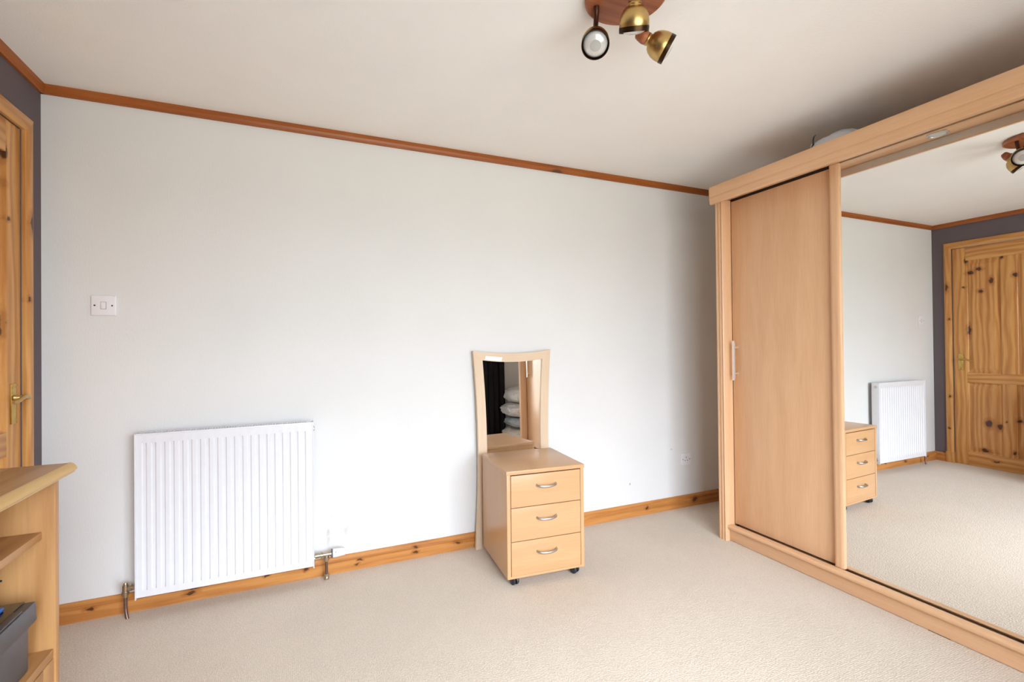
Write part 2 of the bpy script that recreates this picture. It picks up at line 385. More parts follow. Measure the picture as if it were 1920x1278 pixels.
# ceiling trim
TB, TT = 2.2112, .02
def trim_profile(s):   # (offset from wall, z)
    return [(0, TB), (s*TT*.55, TB), (s*TT*.8, TB+.008), (s*TT, TB+.018), (s*TT, H), (0, H)]
bm = bmesh.new(); prism(bm, [(y, z) for y, z in trim_profile(-1)], 0, 0, RX); struct(obj('trim_1', bm, 'trim_pine_x'), 'orange varnished pine strip along the top of the white wall', 'trim')
bm = bmesh.new(); prism(bm, [(y, z) for y, z in trim_profile(1)], 1, WY, 0); struct(obj('trim_2', bm, 'trim_pine_y'), 'orange varnished pine strip along the top of the taupe wall', 'trim')
bm = bmesh.new(); prism(bm, [(RX+y, z) for y, z in trim_profile(-1)], 1, WY, 0); struct(obj('trim_3', bm, 'trim_pine_y'), 'pine strip at ceiling height above the wardrobe', 'trim')
bm = bmesh.new(); prism(bm, [(WY+y, z) for y, z in trim_profile(1)], 0, 0, RX); struct(obj('trim_4', bm, 'trim_pine_x'), 'pine strip at ceiling height above the window', 'trim')
# skirting: flat board, step groove and rounded lip
HB = .081
def skirt_profile(s):
    t = .018
    return [(0, 0), (s*t, 0), (s*t, .053), (s*t*.78, .0555), (s*t*.78, .058), (s*t*.95, .060), (s*t*.92, .068), (s*t*.65, .076), (s*t*.35, HB), (0, HB)]
bm = bmesh.new(); prism(bm, skirt_profile(-1), 0, 0, RX); struct(obj('baseboard_back', bm, 'skirt_pine_x'), 'knotty varnished pine skirting board under the radiator', 'baseboard')
bm = bmesh.new(); prism(bm, skirt_profile(1), 1, -.094, 0); struct(obj('baseboard_left', bm, 'skirt_pine_y'), 'short pine skirting piece between door and corner', 'baseboard')
bm = bmesh.new(); prism(bm, skirt_profile(1), 1, WY, -.986); struct(obj('baseboard_left_far', bm, 'skirt_pine_y'), 'pine skirting behind the pine shelf unit', 'baseboard')
bm = bmesh.new(); prism(bm, [(WY+a, z) for a, z in skirt_profile(1)], 0, 0, RX); struct(obj('baseboard_front', bm, 'skirt_pine_x'), 'pine skirting under the window', 'baseboard')

# ------------------------------------------------------------------ door and architrave
arch = struct(empty('trim_5', (0, 0, 0)), 'knotty pine architrave framing the door', 'trim')
def arch_leg(y_out, y_in):
    s = 1 if y_in > y_out else -1; wd = abs(y_in-y_out); bm = bmesh.new()
    prof = [(0, y_out), (.012, y_out), (.016, y_out+s*.006), (.020, y_out+s*.020), (.019, y_out+s*(wd-.014)), (.013, y_in-s*.003), (.011, y_in), (0, y_in)]
    prism(bm, prof, 2, .1, DZ+.001)
    # mitre: cut the top on the outer side higher
    for v in bm.verts:
        if v.co.z > 1: v.co.z = DZ + abs(v.co.y-y_in)
    return bm
obj('architrave_leg', arch_leg(-.097, DY0+.004), 'arch_pine_z', arch)
obj('architrave_leg', arch_leg(DY1-.058, DY1-.0), 'arch_pine_z', arch)
bm = bmesh.new()
zi, wd = DZ, .058
prof = [(0, zi+wd), (.012, zi+wd), (.016, zi+wd-.006), (.020, zi+wd-.020), (.019, zi+.014), (.013, zi+.003), (.011, zi), (0, zi)]
prism(bm, prof, 1, DY1, DY0+.004)
for v in bm.verts:
    e = v.co.z-DZ
    v.co.y += e if v.co.y > -.5 else -e
obj('architrave_head', bm, 'arch_pine_y', arch)
for y0, y1 in ((-.157, -.094), (DY1-.061, DY1+.002)):
    boxobj('plinth_block', (0, .024, min(y0, y1), max(y0, y1), 0, .1), 'arch_pine_z', arch, .002)
door = struct(empty('door_1', (0, 0, 0)), 'knotty varnished pine four-panel door with brass lever handle', 'door')
DX0, DX1 = -.037, -.001
L, Rr = DY0-.003, DY1+.003          # leaf edges
y1, y2, y3, y4 = L-.095, L-.335, L-.430, Rr+.095     # stile / panel / mullion / panel / stile
zr = [(.0015, .125), (.757, .845), (1.875, DZ-.004)]
def dbox(n, ya, yb, za, zb, mat, x1=DX1, bev=.002): return boxobj(n, (DX0, x1, min(ya, yb), max(ya, yb), za, zb), mat, door, bev)
dbox('stile', L, y1, .0015, DZ-.004, 'door_pine_knots'); dbox('stile', y4, Rr, .0015, DZ-.004, 'door_pine_knots')
for za, zb in zr: dbox('rail', y1-.0003, y4+.0003, za, zb, 'door_pine_knots_y')
for za, zb in ((.125, .757), (.845, 1.875)):
    dbox('mullion', y2, y3, za+.0003, zb-.0003, 'door_pine_knots')
    for ya, yb in ((y1, y2), (y3, y4)):
        ya, yb = max(ya, yb), min(ya, yb)
        bm = bmesh.new()   # raised and fielded panel
        o = []
        for inset, x in ((0.0, DX1-.010), (.006, DX1-.013), (.010, DX1-.016), (.042, DX1-.006), (.046, DX1-.004)):
            o.append([bm.verts.new((x, a, c)) for a, c in ((yb+inset, za+inset), (ya-inset, za+inset), (ya-inset, zb-inset), (yb+inset, zb-inset))])
        for A, B in zip(o, o[1:]):
            for k in range(4): bm.faces.new((A[k], A[(k+1) % 4], B[(k+1) % 4], B[k]))
        bm.faces.new(o[-1])
        bk = [bm.verts.new((DX0+.006, v.co.y, v.co.z)) for v in o[0]]
        bm.faces.new(bk[::-1])
        for k in range(4): bm.faces.new((bk[k], bk[(k+1) % 4], o[0][(k+1) % 4], o[0][k]))
        bmesh.ops.recalc_face_normals(bm, faces=bm.faces[:])
        obj('panel', bm, 'door_pine_knots', door)
HY, HZ = -.212, .945
hd = obj('door_handle', (lambda b: (box(b, DX1, .004, HY-.02, HY+.02, HZ-.075, HZ+.075, .0025), b)[1])(bmesh.new()), 'brass', door, smooth=40, label='brass lever handle on a long backplate')
bm = bmesh.new(); lathe(bm, (.003, HY, HZ+.022), (1, 0, 0), [(0, .011), (.006, .011), (.008, .008), (.04, .0075)], 16)
pts = []
for k in range(13):
    t = k/12; pts.append((.043+.004*math.sin(t*math.pi), HY+.006-t*.108, HZ+.022+.007*math.sin(t*math.pi*1.6)-.003*t))
tube(bm, pts, [.0085, .009, .009, .0088, .0085, .008, .0078, .0075, .0075, .0078, .008, .0075, .005], 12)
obj('lever', bm, 'antique_brass', hd, smooth=60)
for sy in (-.012, .012):
    for sz in (-.062, .062):
        bm = bmesh.new(); lathe(bm, (.0035, HY+sy, HZ+sz), (1, 0, 0), [(0, .0035), (.0015, .003)], 10); obj('screw', bm, 'antique_brass', hd)
# ------------------------------------------------------------------ window (behind the camera)
win = struct(empty('window_1', (0, 0, 0)), 'white framed three-light window above the radiatorless wall', 'window')
win['label'] = 'white framed three-light window facing the white wall'
fy0, fy1 = WY-.10, WY-.04
boxobj('sill', (WX0-.04, WX1+.04, WY-.04, WY+.05, WZ0-.03, WZ0-.001), 'upvc', win, .004)
for d in ((WX0, WX0+.05, WZ0, WZ1), (WX1-.05, WX1, WZ0, WZ1)): boxobj('frame_post', (d[0], d[1], fy0, fy1, d[2], d[3]), 'upvc', win, .003)
for d in ((WZ0, WZ0+.05), (WZ1-.05, WZ1)): boxobj('frame_rail', (WX0+.05, WX1-.05, fy0, fy1, d[0], d[1]), 'upvc', win, .003)
third = (WX1-WX0)/3
for k in (1, 2): boxobj('mullion', (WX0+third*k-.025, WX0+third*k+.025, fy0, fy1, WZ0+.05, WZ1-.05), 'upvc', win, .003)
for k in range(3):
    boxobj('pane', (WX0+third*k+.03, WX0+third*(k+1)-.03, WY-.072, WY-.070, WZ0+.05, WZ1-.05), 'glass', win, 0)

# ------------------------------------------------------------------ wardrobe
W = tag(empty('sliding_wardrobe', (3.2, -.52, 0)), 'tall beech wardrobe with sliding wooden doors and a full-height mirror door', 'wardrobe')
def wl(x0, x1, ya, yb, z0, z1): return (x0-3.2, x1-3.2, min(ya, yb)+.52, max(ya, yb)+.52, z0, z1)
YE = -2.395; XB = 3.80
PZ0, PZ1 = 1.945, 2.044
PX = 3.157          # pelmet face, overhanging the posts
def side_post(y_out, s):
    # reeded front edge of the side panel (s=-1: panel thickness runs to -y)
    w_ = .053; bm = bmesh.new(); P_ = lambda a: y_out+s*a+.52
    prof = [(.07, P_(0)), (.006, P_(0)), (.002, P_(.003)), (0, P_(.010)), (.003, P_(.017)), (.006, P_(.0185)), (.003, P_(.020)), (.001, P_(.026)), (0, P_(.033)),
            (.004, P_(.038)), (.006, P_(.0395)), (.003, P_(.041)), (.001, P_(.048)), (.006, P_(w_)), (.07, P_(w_))]
    prism(bm, [(a_+.025, b_) for a_, b_ in prof], 2, 0, 1.976); return bm
obj('side_post', side_post(-.503, -1), 'beech_Z', W, smooth=50); obj('side_post', side_post(YE, 1), 'beech_Z', W, smooth=50)
boxobj('side_panel', wl(3.2955, XB, -.505, -.523, 0, 2.0), 'beech_Z', W)
boxobj('side_panel', wl(3.2955, XB, YE+.002, YE+.020, 0, 2.0), 'beech_Z', W)
boxobj('top_panel', wl(3.235, XB, -.505, YE+.002, 2.0, 2.018), 'beech_Y', W)
boxobj('back_panel', wl(XB-.006, XB, -.54, YE+.02, .08, 2.0), 'dark_gap', W, 0)
boxobj('floor_panel', wl(3.2765, XB-.006, -.5565, YE+.056, .060, .0725), 'beech_Y', W)
bm = bmesh.new()     # bottom track rail with rounded nose
prism(bm, [(.046, .068), (.041, .0695), (.0385, .075), (.0385, .083), (.041, .0885), (.047, .091), (.076, .091), (.076, .068)], 1, YE+.056+.52, -.5565+.52)
obj('bottom_rail', bm, 'beech_Y', W, smooth=50)
boxobj('plinth', wl(3.254, 3.272, -.5565, YE+.056, .002, .0678), 'beech_Y', W)
bm = bmesh.new()     # pelmet: moulded board
x = PX-3.2
prism(bm, [(x+.022, PZ1), (x+.002, PZ1), (x, PZ1-.003), (x, PZ0+.045), (x+.003, PZ0+.042), (x+.001, PZ0+.036), (x+.001, PZ0+.026), (x+.005, PZ0+.020), (x+.004, PZ0+.008), (x+.008, PZ0), (x+.022, PZ0)], 1, YE+.005+.52, -.528+.52)
obj('pelmet', bm, 'beech_Y', W, smooth=50)
boxobj('pelmet_backing', wl(PX+.0222, PX+.0245, -.54, YE+.02, PZ0+.0025, 1.9765), 'pale_backing', W, 0, label='pale unfinished inside face of the pelmet')
boxobj('soffit', wl(PX+.0222, 3.281, -.530, YE+.008, 1.977, 1.995), 'beech_Y', W)
boxobj('top_track', wl(3.3085, 3.35, -.5565, YE+.056, 1.975, 1.999), 'dark_gap', W, 0)
def bar_handle(parent, x, y, zc):
    h = empty('x'); bpy.data.objects.remove(h)
    bm = bmesh.new(); X = x-3.2; Y = y+.52
    box(bm, X-.036, X-.025, Y-.008, Y+.008, zc-.114, zc+.114, .003)
    for v in bm.verts:
        if abs(v.co.z-zc) > .1 and v.co.x > X-.03: v.co.z -= math.copysign(.010, v.co.z-zc)
    for s in (-1, 1): lathe(bm, (X-.026, Y, zc+s*.075), (1, 0, 0), [(0, .006), (.026, .006)], 14)
    return obj('handle', bm, 'bar_metal', parent, smooth=50, label='satin chrome bar handle')
def wood_door(ya, yb, hy, hz=1.042):
    d = boxobj('sliding_door', wl(3.297, 3.313, ya, yb, .093, 1.968), 'beech_Z', W, .001)
    bar_handle(d, 3.297, hy, hz); return d
wood_door(-.5575, -1.1363, -.590); wood_door(-1.8607, YE+.058, -2.255, .97)
MD = boxobj('mirror_door', wl(3.2935, 3.303, -1.137, -1.860, .093, 1.985), 'beech_Z', W, 0, label='sliding door faced with one sheet of mirror')
bm = bmesh.new(); box(bm, *wl(3.290, 3.2932, -1.1825, -1.8145, .0935, 1.983)); obj('mirror_glass', bm, 'mirror', MD)
for ya in (-1.137, -1.815):
    bm = bmesh.new(); A = ya+.52
    prism(bm, [(.0932, A), (.083, A), (.0795, A-.004), (.078, A-.014), (.0795, A-.020), (.078, A-.028), (.0795, A-.041), (.083, A-.045), (.0932, A-.045)], 2, .0915, 1.976)
    obj('stile', bm, 'beech_Z', MD, smooth=45)
bm = bmesh.new(); lathe(bm, (3.235-3.2, -1.533+.52, 1.977), (0, 0, -1), [(0, .036), (.002, .036), (.004, .032), (.004, .028), (.001, .026), (.001, .0)], 28, cap=False)
dl = obj('downlight', bm, 'chrome', W, smooth=40, label='small round recessed downlight under the pelmet')
bm = bmesh.new(); lathe(bm, (3.235-3.2, -1.533+.52, 1.9755), (0, 0, -1), [(0, .024), (.001, .018), (.0015, 0)], 24, cap=False); obj('lens', bm, 'glazing_lens', dl, smooth=60)
bm = bmesh.new(); lathe(bm, (3.258-3.2, -1.566+.52, 1.977), (0, 0, -1), [(0, .009), (.002, .007), (.002, 0)], 18, cap=False); obj('screw_cap', bm, 'maple_Y', W)
bm = bmesh.new(); box(bm, *wl(3.254, 3.272, -1.515, -1.585, -.0, .0018)); obj('levelling_pad', bm, 'hole', W)

# ------------------------------------------------------------------ radiator
RX0, RX1, RZ0, RZ1, RY = .334, 1.038, .081, .779, -.086
RD = tag(empty('radiator', (RX0, 0, 0)), 'white ribbed steel panel radiator hung on the white wall', 'radiator')
rw = RX1-RX0
# ribbed front panel: a pressed sheet
bm = bmesh.new()
n = 20; mx_, mz = .022, .040; pitch = (rw-2*mx_)/n
xs = [(.004, 0), (mx_*.6, 0)]
for k in range(n):
    x0 = mx_+k*pitch
    for f_, d in ((.06, 0), (.20, 1), (.50, 1), (.64, 0), (.98, 0)): xs.append((x0+f_*pitch, d))
xs += [(rw-.004, 0)]
zs = [(RZ0+.004, 0), (RZ0+mz-.008, 0), (RZ0+mz+.008, 1), (RZ1-mz-.006-.008, 1), (RZ1-mz-.006+.008, 0), (RZ1-.004, 0)]
grid = [[bm.verts.new((x, RY+.0055*dx*dz, z)) for x, dx in xs] for z, dz in zs]
for r0, r1 in zip(grid, grid[1:]):
    for i in range(len(xs)-1): bm.faces.new((r0[i], r0[i+1], r1[i+1], r1[i]))
front = [v for r in grid for v in r]
# close it as a flat tank behind
bk = {}
bord = [grid[0][i] for i in range(len(xs))]+[grid[j][-1] for j in range(1, len(zs))]+[grid[-1][i] for i in range(len(xs)-2, -1, -1)]+[grid[j][0] for j in range(len(zs)-2, 0, -1)]
bb = [bm.verts.new((v.co.x, RY+.014, v.co.z)) for v in bord]
for k in range(len(bord)):
    k2 = (k+1) % len(bord); bm.faces.new((bord[k], bb[k], bb[k2], bord[k2]))
bm.faces.new(bb[::-1]); bmesh.ops.recalc_face_normals(bm, faces=bm.faces[:])
obj('front_panel', bm, 'white_enamel', RD, smooth=25)
bm = bmesh.new()     # convector fins behind the panel
for k in range(28):
    xx = .03+k*(rw-.06)/27; box(bm, xx-.001, xx+.001, RY+.014, RY+.050, RZ0+.05, RZ1-.06)
box(bm, .02, rw-.02, RY+.048, RY+.050, RZ0+.05, RZ1-.06)
obj('convector_fins', bm, 'white_enamel', RD)
for xx in (0, rw-.004+.0005):
    b_ = bmesh.new(); box(b_, xx-.0005, xx+.0035, RY-.004, RY+.056, RZ0-.004, RZ1+.003, .0012)
    sd = obj('side_cover', b_, 'white_enamel', RD, smooth=40)
    if xx > .1:
        for zz in (RZ0+.032, RZ1-.032):
            b2 = bmesh.new(); lathe(b2, (xx+.0035, RY+.024, zz), (1, 0, 0), [(0, .013), (.004, .012), (.004, .006), (.007, .005), (.007, 0)], 16, cap=False)
            obj('end_plug', b2, 'chrome', sd, smooth=40)
bm = bmesh.new()
box(bm, .004, rw-.004, RY-.003, RY+.004, RZ1-.004, RZ1+.003, .001); box(bm, .004, rw-.004, RY+.046, RY+.055, RZ1-.004, RZ1+.003, .001)
gr = obj('top_grille', bm, 'white_enamel', RD, smooth=40)
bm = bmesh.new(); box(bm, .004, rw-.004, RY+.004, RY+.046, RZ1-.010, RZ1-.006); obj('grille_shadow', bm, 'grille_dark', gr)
bm = bmesh.new()
for k in range(62):
    xx = .030+k*(rw-.06)/61; box(bm, xx-.0035, xx+.0025, RY+.003, RY+.047, RZ1-.002, RZ1+.0025)
sl = obj('grille_bar', bm, 'white_enamel', gr); sl['kind'] = 'stuff'
for zz in (RZ0+.12, RZ1-.12):
    for xx in (.12, rw-.12):
        b_ = bmesh.new(); box(b_, xx-.015, xx+.015, RY+.050, -.0005, zz-.03, zz+.03, .002); obj('wall_bracket', b_, 'white_enamel', RD)
# left lockshield valve and pipe
VZ = .125; VY = RY+.026
bm = bmesh.new(); X = -.040
lathe(bm, (-.0005, VY, VZ), (-1, 0, 0), [(0, .012), (.014, .012), (.014, .009), (.017, .009), (.017, .0135), (.028, .0135), (.028, .009), (.040, .009)], 18)
lathe(bm, (X, VY, VZ+.024), (0, 0, -1), [(0, .0), (.0, .007), (.006, .0085), (.010, .0085), (.010, .011), (.018, .0115), (.036, .0115), (.036, .013), (.050, .013), (.052, .009), (.062, .008)], 18)
obj('lockshield_valve', bm, 'brass_fit', RD, smooth=35, label='tarnished brass lockshield valve')
bm = bmesh.new(); tube(bm, [(X, VY, VZ-.034), (X, VY, .06), (X+.001, VY-.001, .035), (X+.005, VY-.006, .014), (X+.010, VY-.011, -.004)], .0065, 14); obj('pipe', bm, 'copper', RD, smooth=60)
# right thermostatic valve
VX = rw+.056
bm = bmesh.new()
lathe(bm, (rw+.0035, VY, VZ-.003), (1, 0, 0), [(0, .0125), (.020, .0125), (.020, .009), (.024, .009), (.024, .014), (.036, .014), (.036, .0105), (.070, .0105), (.070, .014), (.078, .014)], 18)
lathe(bm, (VX, VY, VZ-.003), (0, 0, -1), [(0, .0105), (.014, .0115), (.014, .0135), (.028, .0135), (.030, .009), (.034, .008)], 18)
tv = obj('thermostatic_valve', bm, 'brass_fit', RD, smooth=35, label='brass radiator valve body')
bm = bmesh.new(); lathe(bm, (rw+.078, VY, VZ-.003), (1, 0, 0), [(0, .0205), (.007, .0205)], 24); obj('head_collar', bm, 'grille_dark', tv, smooth=40)
bm = bmesh.new(); lathe(bm, (rw+.0852, VY, VZ-.003), (1, 0, 0), [(0, .0215), (.018, .0215), (.055, .018), (.061, .015), (.062, .0)], 28, cap=False); obj('valve_head', bm, 'white_plastic', tv, smooth=35, label='white thermostatic valve head')
bm = bmesh.new(); lathe(bm, (rw+.098, VY-.0195, VZ+.007), (0, -.9, .44), [(0, .0022), (.0012, .0018)], 10); obj('setting_mark', bm, 'hole', tv)
bm = bmesh.new(); tube(bm, [(VX, VY, VZ-.033), (VX, VY, .02)], .0065, 14); obj('pipe', bm, 'copper', RD, smooth=60)
bm = bmesh.new(); lathe(bm, (VX, VY, .030), (0, 0, -1), [(0, .008), (.002, .0125), (.014, .0125), (.014, .010), (.022, .0125), (.029, .0125)], 12); obj('pipe_collar', bm, 'brass_fit', RD, smooth=30)

# ------------------------------------------------------------------ switch and socket
SX, SZ = .2074, 1.3335
sw = tag(empty('light_switch', (SX, 0, SZ)), 'square white single light switch on the wall left of the radiator', 'switch')
bm = bmesh.new(); box(bm, -.043, .043, -.009, 0, -.043, .043, .003, 3); obj('plate', bm, 'white_plastic', sw, smooth=40)
bm = bmesh.new(); box(bm, -.0085, .0085, -.0125, -.0085, -.0145, .0145, .001)
for v in bm.verts:
    if v.co.y < -.010 and v.co.z < 0: v.co.y += .002
obj('rocker', bm, 'white_plastic', sw, smooth=40)
bm = bmesh.new(); box(bm, -.0098, .0098, -.0094, -.0085, -.0158, .0158); obj('rocker_gap_shade', bm, 'grille_dark', sw)  # grey sheet stands in for the shaded gap around the rocker
for s in (-1, 1):
    bm = bmesh.new(); lathe(bm, (s*.0302, -.0088, 0), (0, -1, 0), [(0, .0036), (.0008, .003)], 12); obj('screw', bm, 'screw', sw)
sk = tag(empty('wall_socket', (3.454, 0, .3303)), 'square white three-pin wall socket low down beside the wardrobe', 'socket')
bm = bmesh.new(); box(bm, -.043, .043, -.009, 0, -.043, .043, .003, 3); obj('plate', bm, 'white_plastic', sk, smooth=40)
for (px, pz, w_, h_) in ((0, .013, .0045, .008), (-.011, -.008, .0065, .0045), (.011, -.008, .0065, .0045)):
    bm = bmesh.new(); box(bm, px-w_/2, px+w_/2, -.0093, -.0085, pz-h_/2, pz+h_/2); obj('pin_slot', bm, 'hole', sk)
for s in (-1, 1):
    bm = bmesh.new(); lathe(bm, (s*.0302, -.0088, 0), (0, -1, 0), [(0, .0036), (.0008, .003)], 12); obj('screw', bm, 'screw', sk)

# ------------------------------------------------------------------ leaning mirror
FM = empty('framed_mirror', (2.12, -.0365, 0)); tag(FM, 'tall mirror in a pale concave-sided wooden frame standing behind the drawers', 'mirror')
FM.rotation_euler = (-.016, 0, 0)
MH = 1.114; HWc = .247; DIP = .018       # height, half width at the corners, dip of the top edge
def half(z, hw, pinch): t = (z/MH-.5)*2; return hw-pinch*(1-t*t)
def topz(x, base, hw): t = x/hw; return base-DIP*(1-t*t)
FW = .052; N = 16
def outer_side(s): return [(s*half(MH*k/N, HWc, .024), MH*k/N) for k in range(N+1)]
ix = lambda z: half(z, HWc, .024)-FW
IZ0, IZ1 = .06, MH-.055
def inner_side(s): return [(s*ix(IZ0+(IZ1-IZ0)*k/N), IZ0+(IZ1-IZ0)*k/N) for k in range(N+1)]
def plate(bm, outline, y0, y1):
    A = [bm.verts.new((x, y0, z)) for x, z in outline]; B = [bm.verts.new((x, y1, z)) for x, z in outline]
    n = len(outline); bm.faces.new(A); bm.faces.new(B[::-1])
    for i in range(n): bm.faces.new((A[i], B[i], B[(i+1) % n], A[(i+1) % n]))
    bmesh.ops.recalc_face_normals(bm, faces=bm.faces[:])
def strip(name, o, i, mat, y0=-.022, y1=0.0):
    bm = bmesh.new()
    rows = [[bm.verts.new((x, y, z)) for x, z in ln] for ln, y in ((o, y1), (o, y0+.002), (o, y0), (i, y0), (i, y1))]
    for x_ in rows[2]:
        pass
    for a, b in zip(rows, rows[1:]+rows[:1]):
        for k in range(len(a)-1): bm.faces.new((a[k], a[k+1], b[k+1], b[k]))
    bm.faces.new([r[0] for r in rows]); bm.faces.new([r[-1] for r in rows][::-1])
    bmesh.ops.recalc_face_normals(bm, faces=bm.faces[:])
    return obj(name, bm, mat, FM)
for s in (-1, 1): strip('frame_side', outer_side(s), inner_side(s), 'ash_Z')
ox = HWc; oxi = ix(IZ1)
top_o = [(-ox+2*ox*k/N, topz(-ox+2*ox*k/N, MH, ox)) for k in range(N+1)]
top_i = [(-oxi+2*oxi*k/N, IZ1-DIP*.75*(1-(1-2*k/N)**2)) for k in range(N+1)]
strip('frame_top', top_o, top_i, 'ash_X')
bot_o = [(-ox+2*ox*k/N, 0.0) for k in range(N+1)]; bi = ix(IZ0)
bot_i = [(-bi+2*bi*k/N, IZ0) for k in range(N+1)]
strip('frame_bottom', bot_o, bot_i, 'ash_X')
bm = bmesh.new()
gl_out = [(x*1.02, z) for x, z in inner_side(1)]+[(x, z+.003) for x, z in top_i[::-1]]+[(x*1.02, z) for x, z in inner_side(-1)[::-1]]
plate(bm, gl_out, -.014, -.011); obj('mirror_glass', bm, 'mirror', FM)
bm = bmesh.new(); plate(bm, [(-.170, MH-.0305), (-.068, MH-.0405), (-.075, MH-.064), (-.176, MH-.052)], -.0232, -.0221); obj('tape_label', bm, 'sticker', FM, label='strip of white paper tape on the frame')

# ------------------------------------------------------------------ drawer unit on castors
UX, UY, UW, UD, UZ0, UZ1 = 1.867, -.5257, .4043, .4118, .0415, .549
DU = tag(empty('drawer_unit', (UX, UY, 0), -.0733), 'small pale beech three-drawer chest on black castors in front of the framed mirror', 'drawers')
t = .018
boxobj('top', (-.003, UW+.003, -.003, UD, UZ1-t, UZ1), 'maple_X', DU, .0015)
for xx in (0, UW-t): boxobj('side', (xx, xx+t, .0, UD, UZ0, UZ1-t-.0005), 'maple_Z', DU, .001)
boxobj('bottom', (t, UW-t, .0, UD, UZ0, UZ0+.012), 'maple_X', DU, .001)
boxobj('back', (t, UW-t, UD-.006, UD, UZ0+.012, UZ1-t-.0005), 'maple_Z', DU, 0)
boxobj('drawer_gap_shade', (t+.001, UW-t-.001, .020, .026, UZ0+.013, UZ1-t-.001), 'dark_gap', DU, 0)  # dark sheet behind the drawers, painting in the shade of their gaps
z = UZ1-t-.006
for k, hh in enumerate((.150, .156, .158)):
    d = boxobj('drawer', (t+.003, UW-t-.002, .0005, .018, z-hh, z), 'maple_X', DU, .001)
    hz = z-hh*.36; bm = bmesh.new(); cx = UW/2; ps = []
    for q in range(15):
        a = math.pi*q/14; ps.append((cx-.050*math.cos(a), .001-.026*math.sin(a)**.8, hz-.004*math.sin(a)))
    tube(bm, ps, [.0058]+[.0048]*13+[.0058], 10, flat=1.25); obj('handle', bm, 'chrome', d, smooth=60, label='satin nickel bow handle')
    z -= hh+.0035
def castor(x, y, rot):
    c = empty('c'); bpy.data.objects.remove(c)
    bm = bmesh.new(); R2 = .0195
    d = Vector((math.cos(rot), math.sin(rot), 0)); e = Vector((-math.sin(rot), math.cos(rot), 0)); o = Vector((x, y, R2+.0008))
    for s in (-1, 1):
        lathe(bm, o+e*s*.0035, e*s, [(0, R2*.94), (.002, R2), (.010, R2), (.013, R2*.85), (.0145, R2*.5), (.0145, 0)], 22, cap=False)
    cs = obj('castor', bm, 'rubber', DU, smooth=40, label='black twin-wheel castor')
    bm = bmesh.new()
    box(bm, -.008, .008, -.0032, .0032, -.010, .020, .001); lathe(bm, (-.004, 0, .014), (0, 0, 1), [(0, .008), (UZ0-R2-.0155, .008)], 12)
    bmesh.ops.transform(bm, matrix=Matrix.Translation(o) @ Matrix.Rotation(rot, 4, 'Z'), verts=bm.verts[:])
    obj('fork', bm, 'rubber', cs, smooth=40)
castor(.045, .032, 1.75); castor(UW-.038, .036, 2.1); castor(.04, UD-.05, 2.6); castor(UW-.04, UD-.05, .6)

# ------------------------------------------------------------------ ceiling spotlight
LC = Vector((1.933, -1.375, H))
LP = tag(empty('ceiling_spotlight', LC), 'round wooden ceiling light with three antique brass spot heads', 'ceiling light')
bm = bmesh.new(); lathe(bm, (0, 0, -.0005), (0, 0, -1), [(0, .120), (.004, .1275), (.014, .1275), (.018, .122), (.018, 0)], 64, cap=False); obj('wooden_plate', bm, 'lamp_wood', LP, smooth=35, label='round stained wood ceiling plate')
def spot(rim, axis, strap_xy, length=.080):
    a = Vector(axis).normalized(); rim = Vector(rim)-LC; back = rim-a*length
    bm = bmesh.new()
    prof = [(0, .0185), (.004, .0205), (.008, .0185), (.011, .0195), (.013, .026), (.022, .0345), (.036, .0415), (.052, .0448), (.066, .0450), (.0662, .0432), (.050, .043), (.034, .039)]
    k = length/.080
    lathe(bm, back, a, [(p*k, r) for p, r in prof[:9]]+[(.068*k, .0440)]+[(.060*k, .0432), (.05*k, .043), (.034*k, .039), (.02*k, .02)], 36, cap=False)
    hd = obj('spot_head', bm, 'antique_brass', LP, smooth=40, label='antique brass bell-shaped spot head')
    bm = bmesh.new(); lathe(bm, back, a, [(.0655*k, .0453), (.072*k, .0455), (.080*k, .0452), (.080*k, .0428), (.066*k, .0425)], 36, cap=False); obj('rim', bm, 'antique_dark', hd, smooth=40)
    bm = bmesh.new(); lathe(bm, back, a, [(.030*k, .020), (.050*k, .036), (.064*k, .0405), (.074*k, .0385), (.081*k, .030), (.085*k, .018)], 32, cap=False)
    bl = obj('bulb', bm, 'bulb', hd, smooth=60, label='unlit frosted reflector bulb')
    bm = bmesh.new(); lathe(bm, back, a, [(.0849*k, .0182), (.0862*k, .0105), (.0868*k, 0)], 28, cap=False); obj('bulb_face', bm, 'bulb_centre', bl, smooth=60)
    bm = bmesh.new(); lathe(bm, back-a*.040, a, [(0, 0), (.001, .010), (.005, .0145), (.016, .0185), (.017, .0175), (.019, .0190), (.030, .0205), (.040, .0195)], 24, cap=False); obj('wooden_neck', bm, 'lamp_wood', hd, smooth=50)
    sx, sy = strap_xy[0]-LC.x, strap_xy[1]-LC.y; nk = back-a*.022
    bm = bmesh.new(); tube(bm, [(sx, sy, -.017), (sx, sy, -.030), (sx+(nk.x-sx)*.15, sy+(nk.y-sy)*.15, -.045), (sx+(nk.x-sx)*.6, sy+(nk.y-sy)*.6, nk.z*.8-.012), nk], [.0095, .0088, .0085, .0085, .0085], 12)
    obj('bracket', bm, 'strap', LP, smooth=50, label='dark brown bracket')
spot((1.8705, -1.297, 2.116), (-.34, -.52, -.78), (1.866, -1.312))
spot((1.936, -1.410, 2.106), (.26, .42, -.87), (1.915, -1.455))
spot((2.098, -1.382, 2.106), (.80, -.36, -.48), (2.0, -1.325))

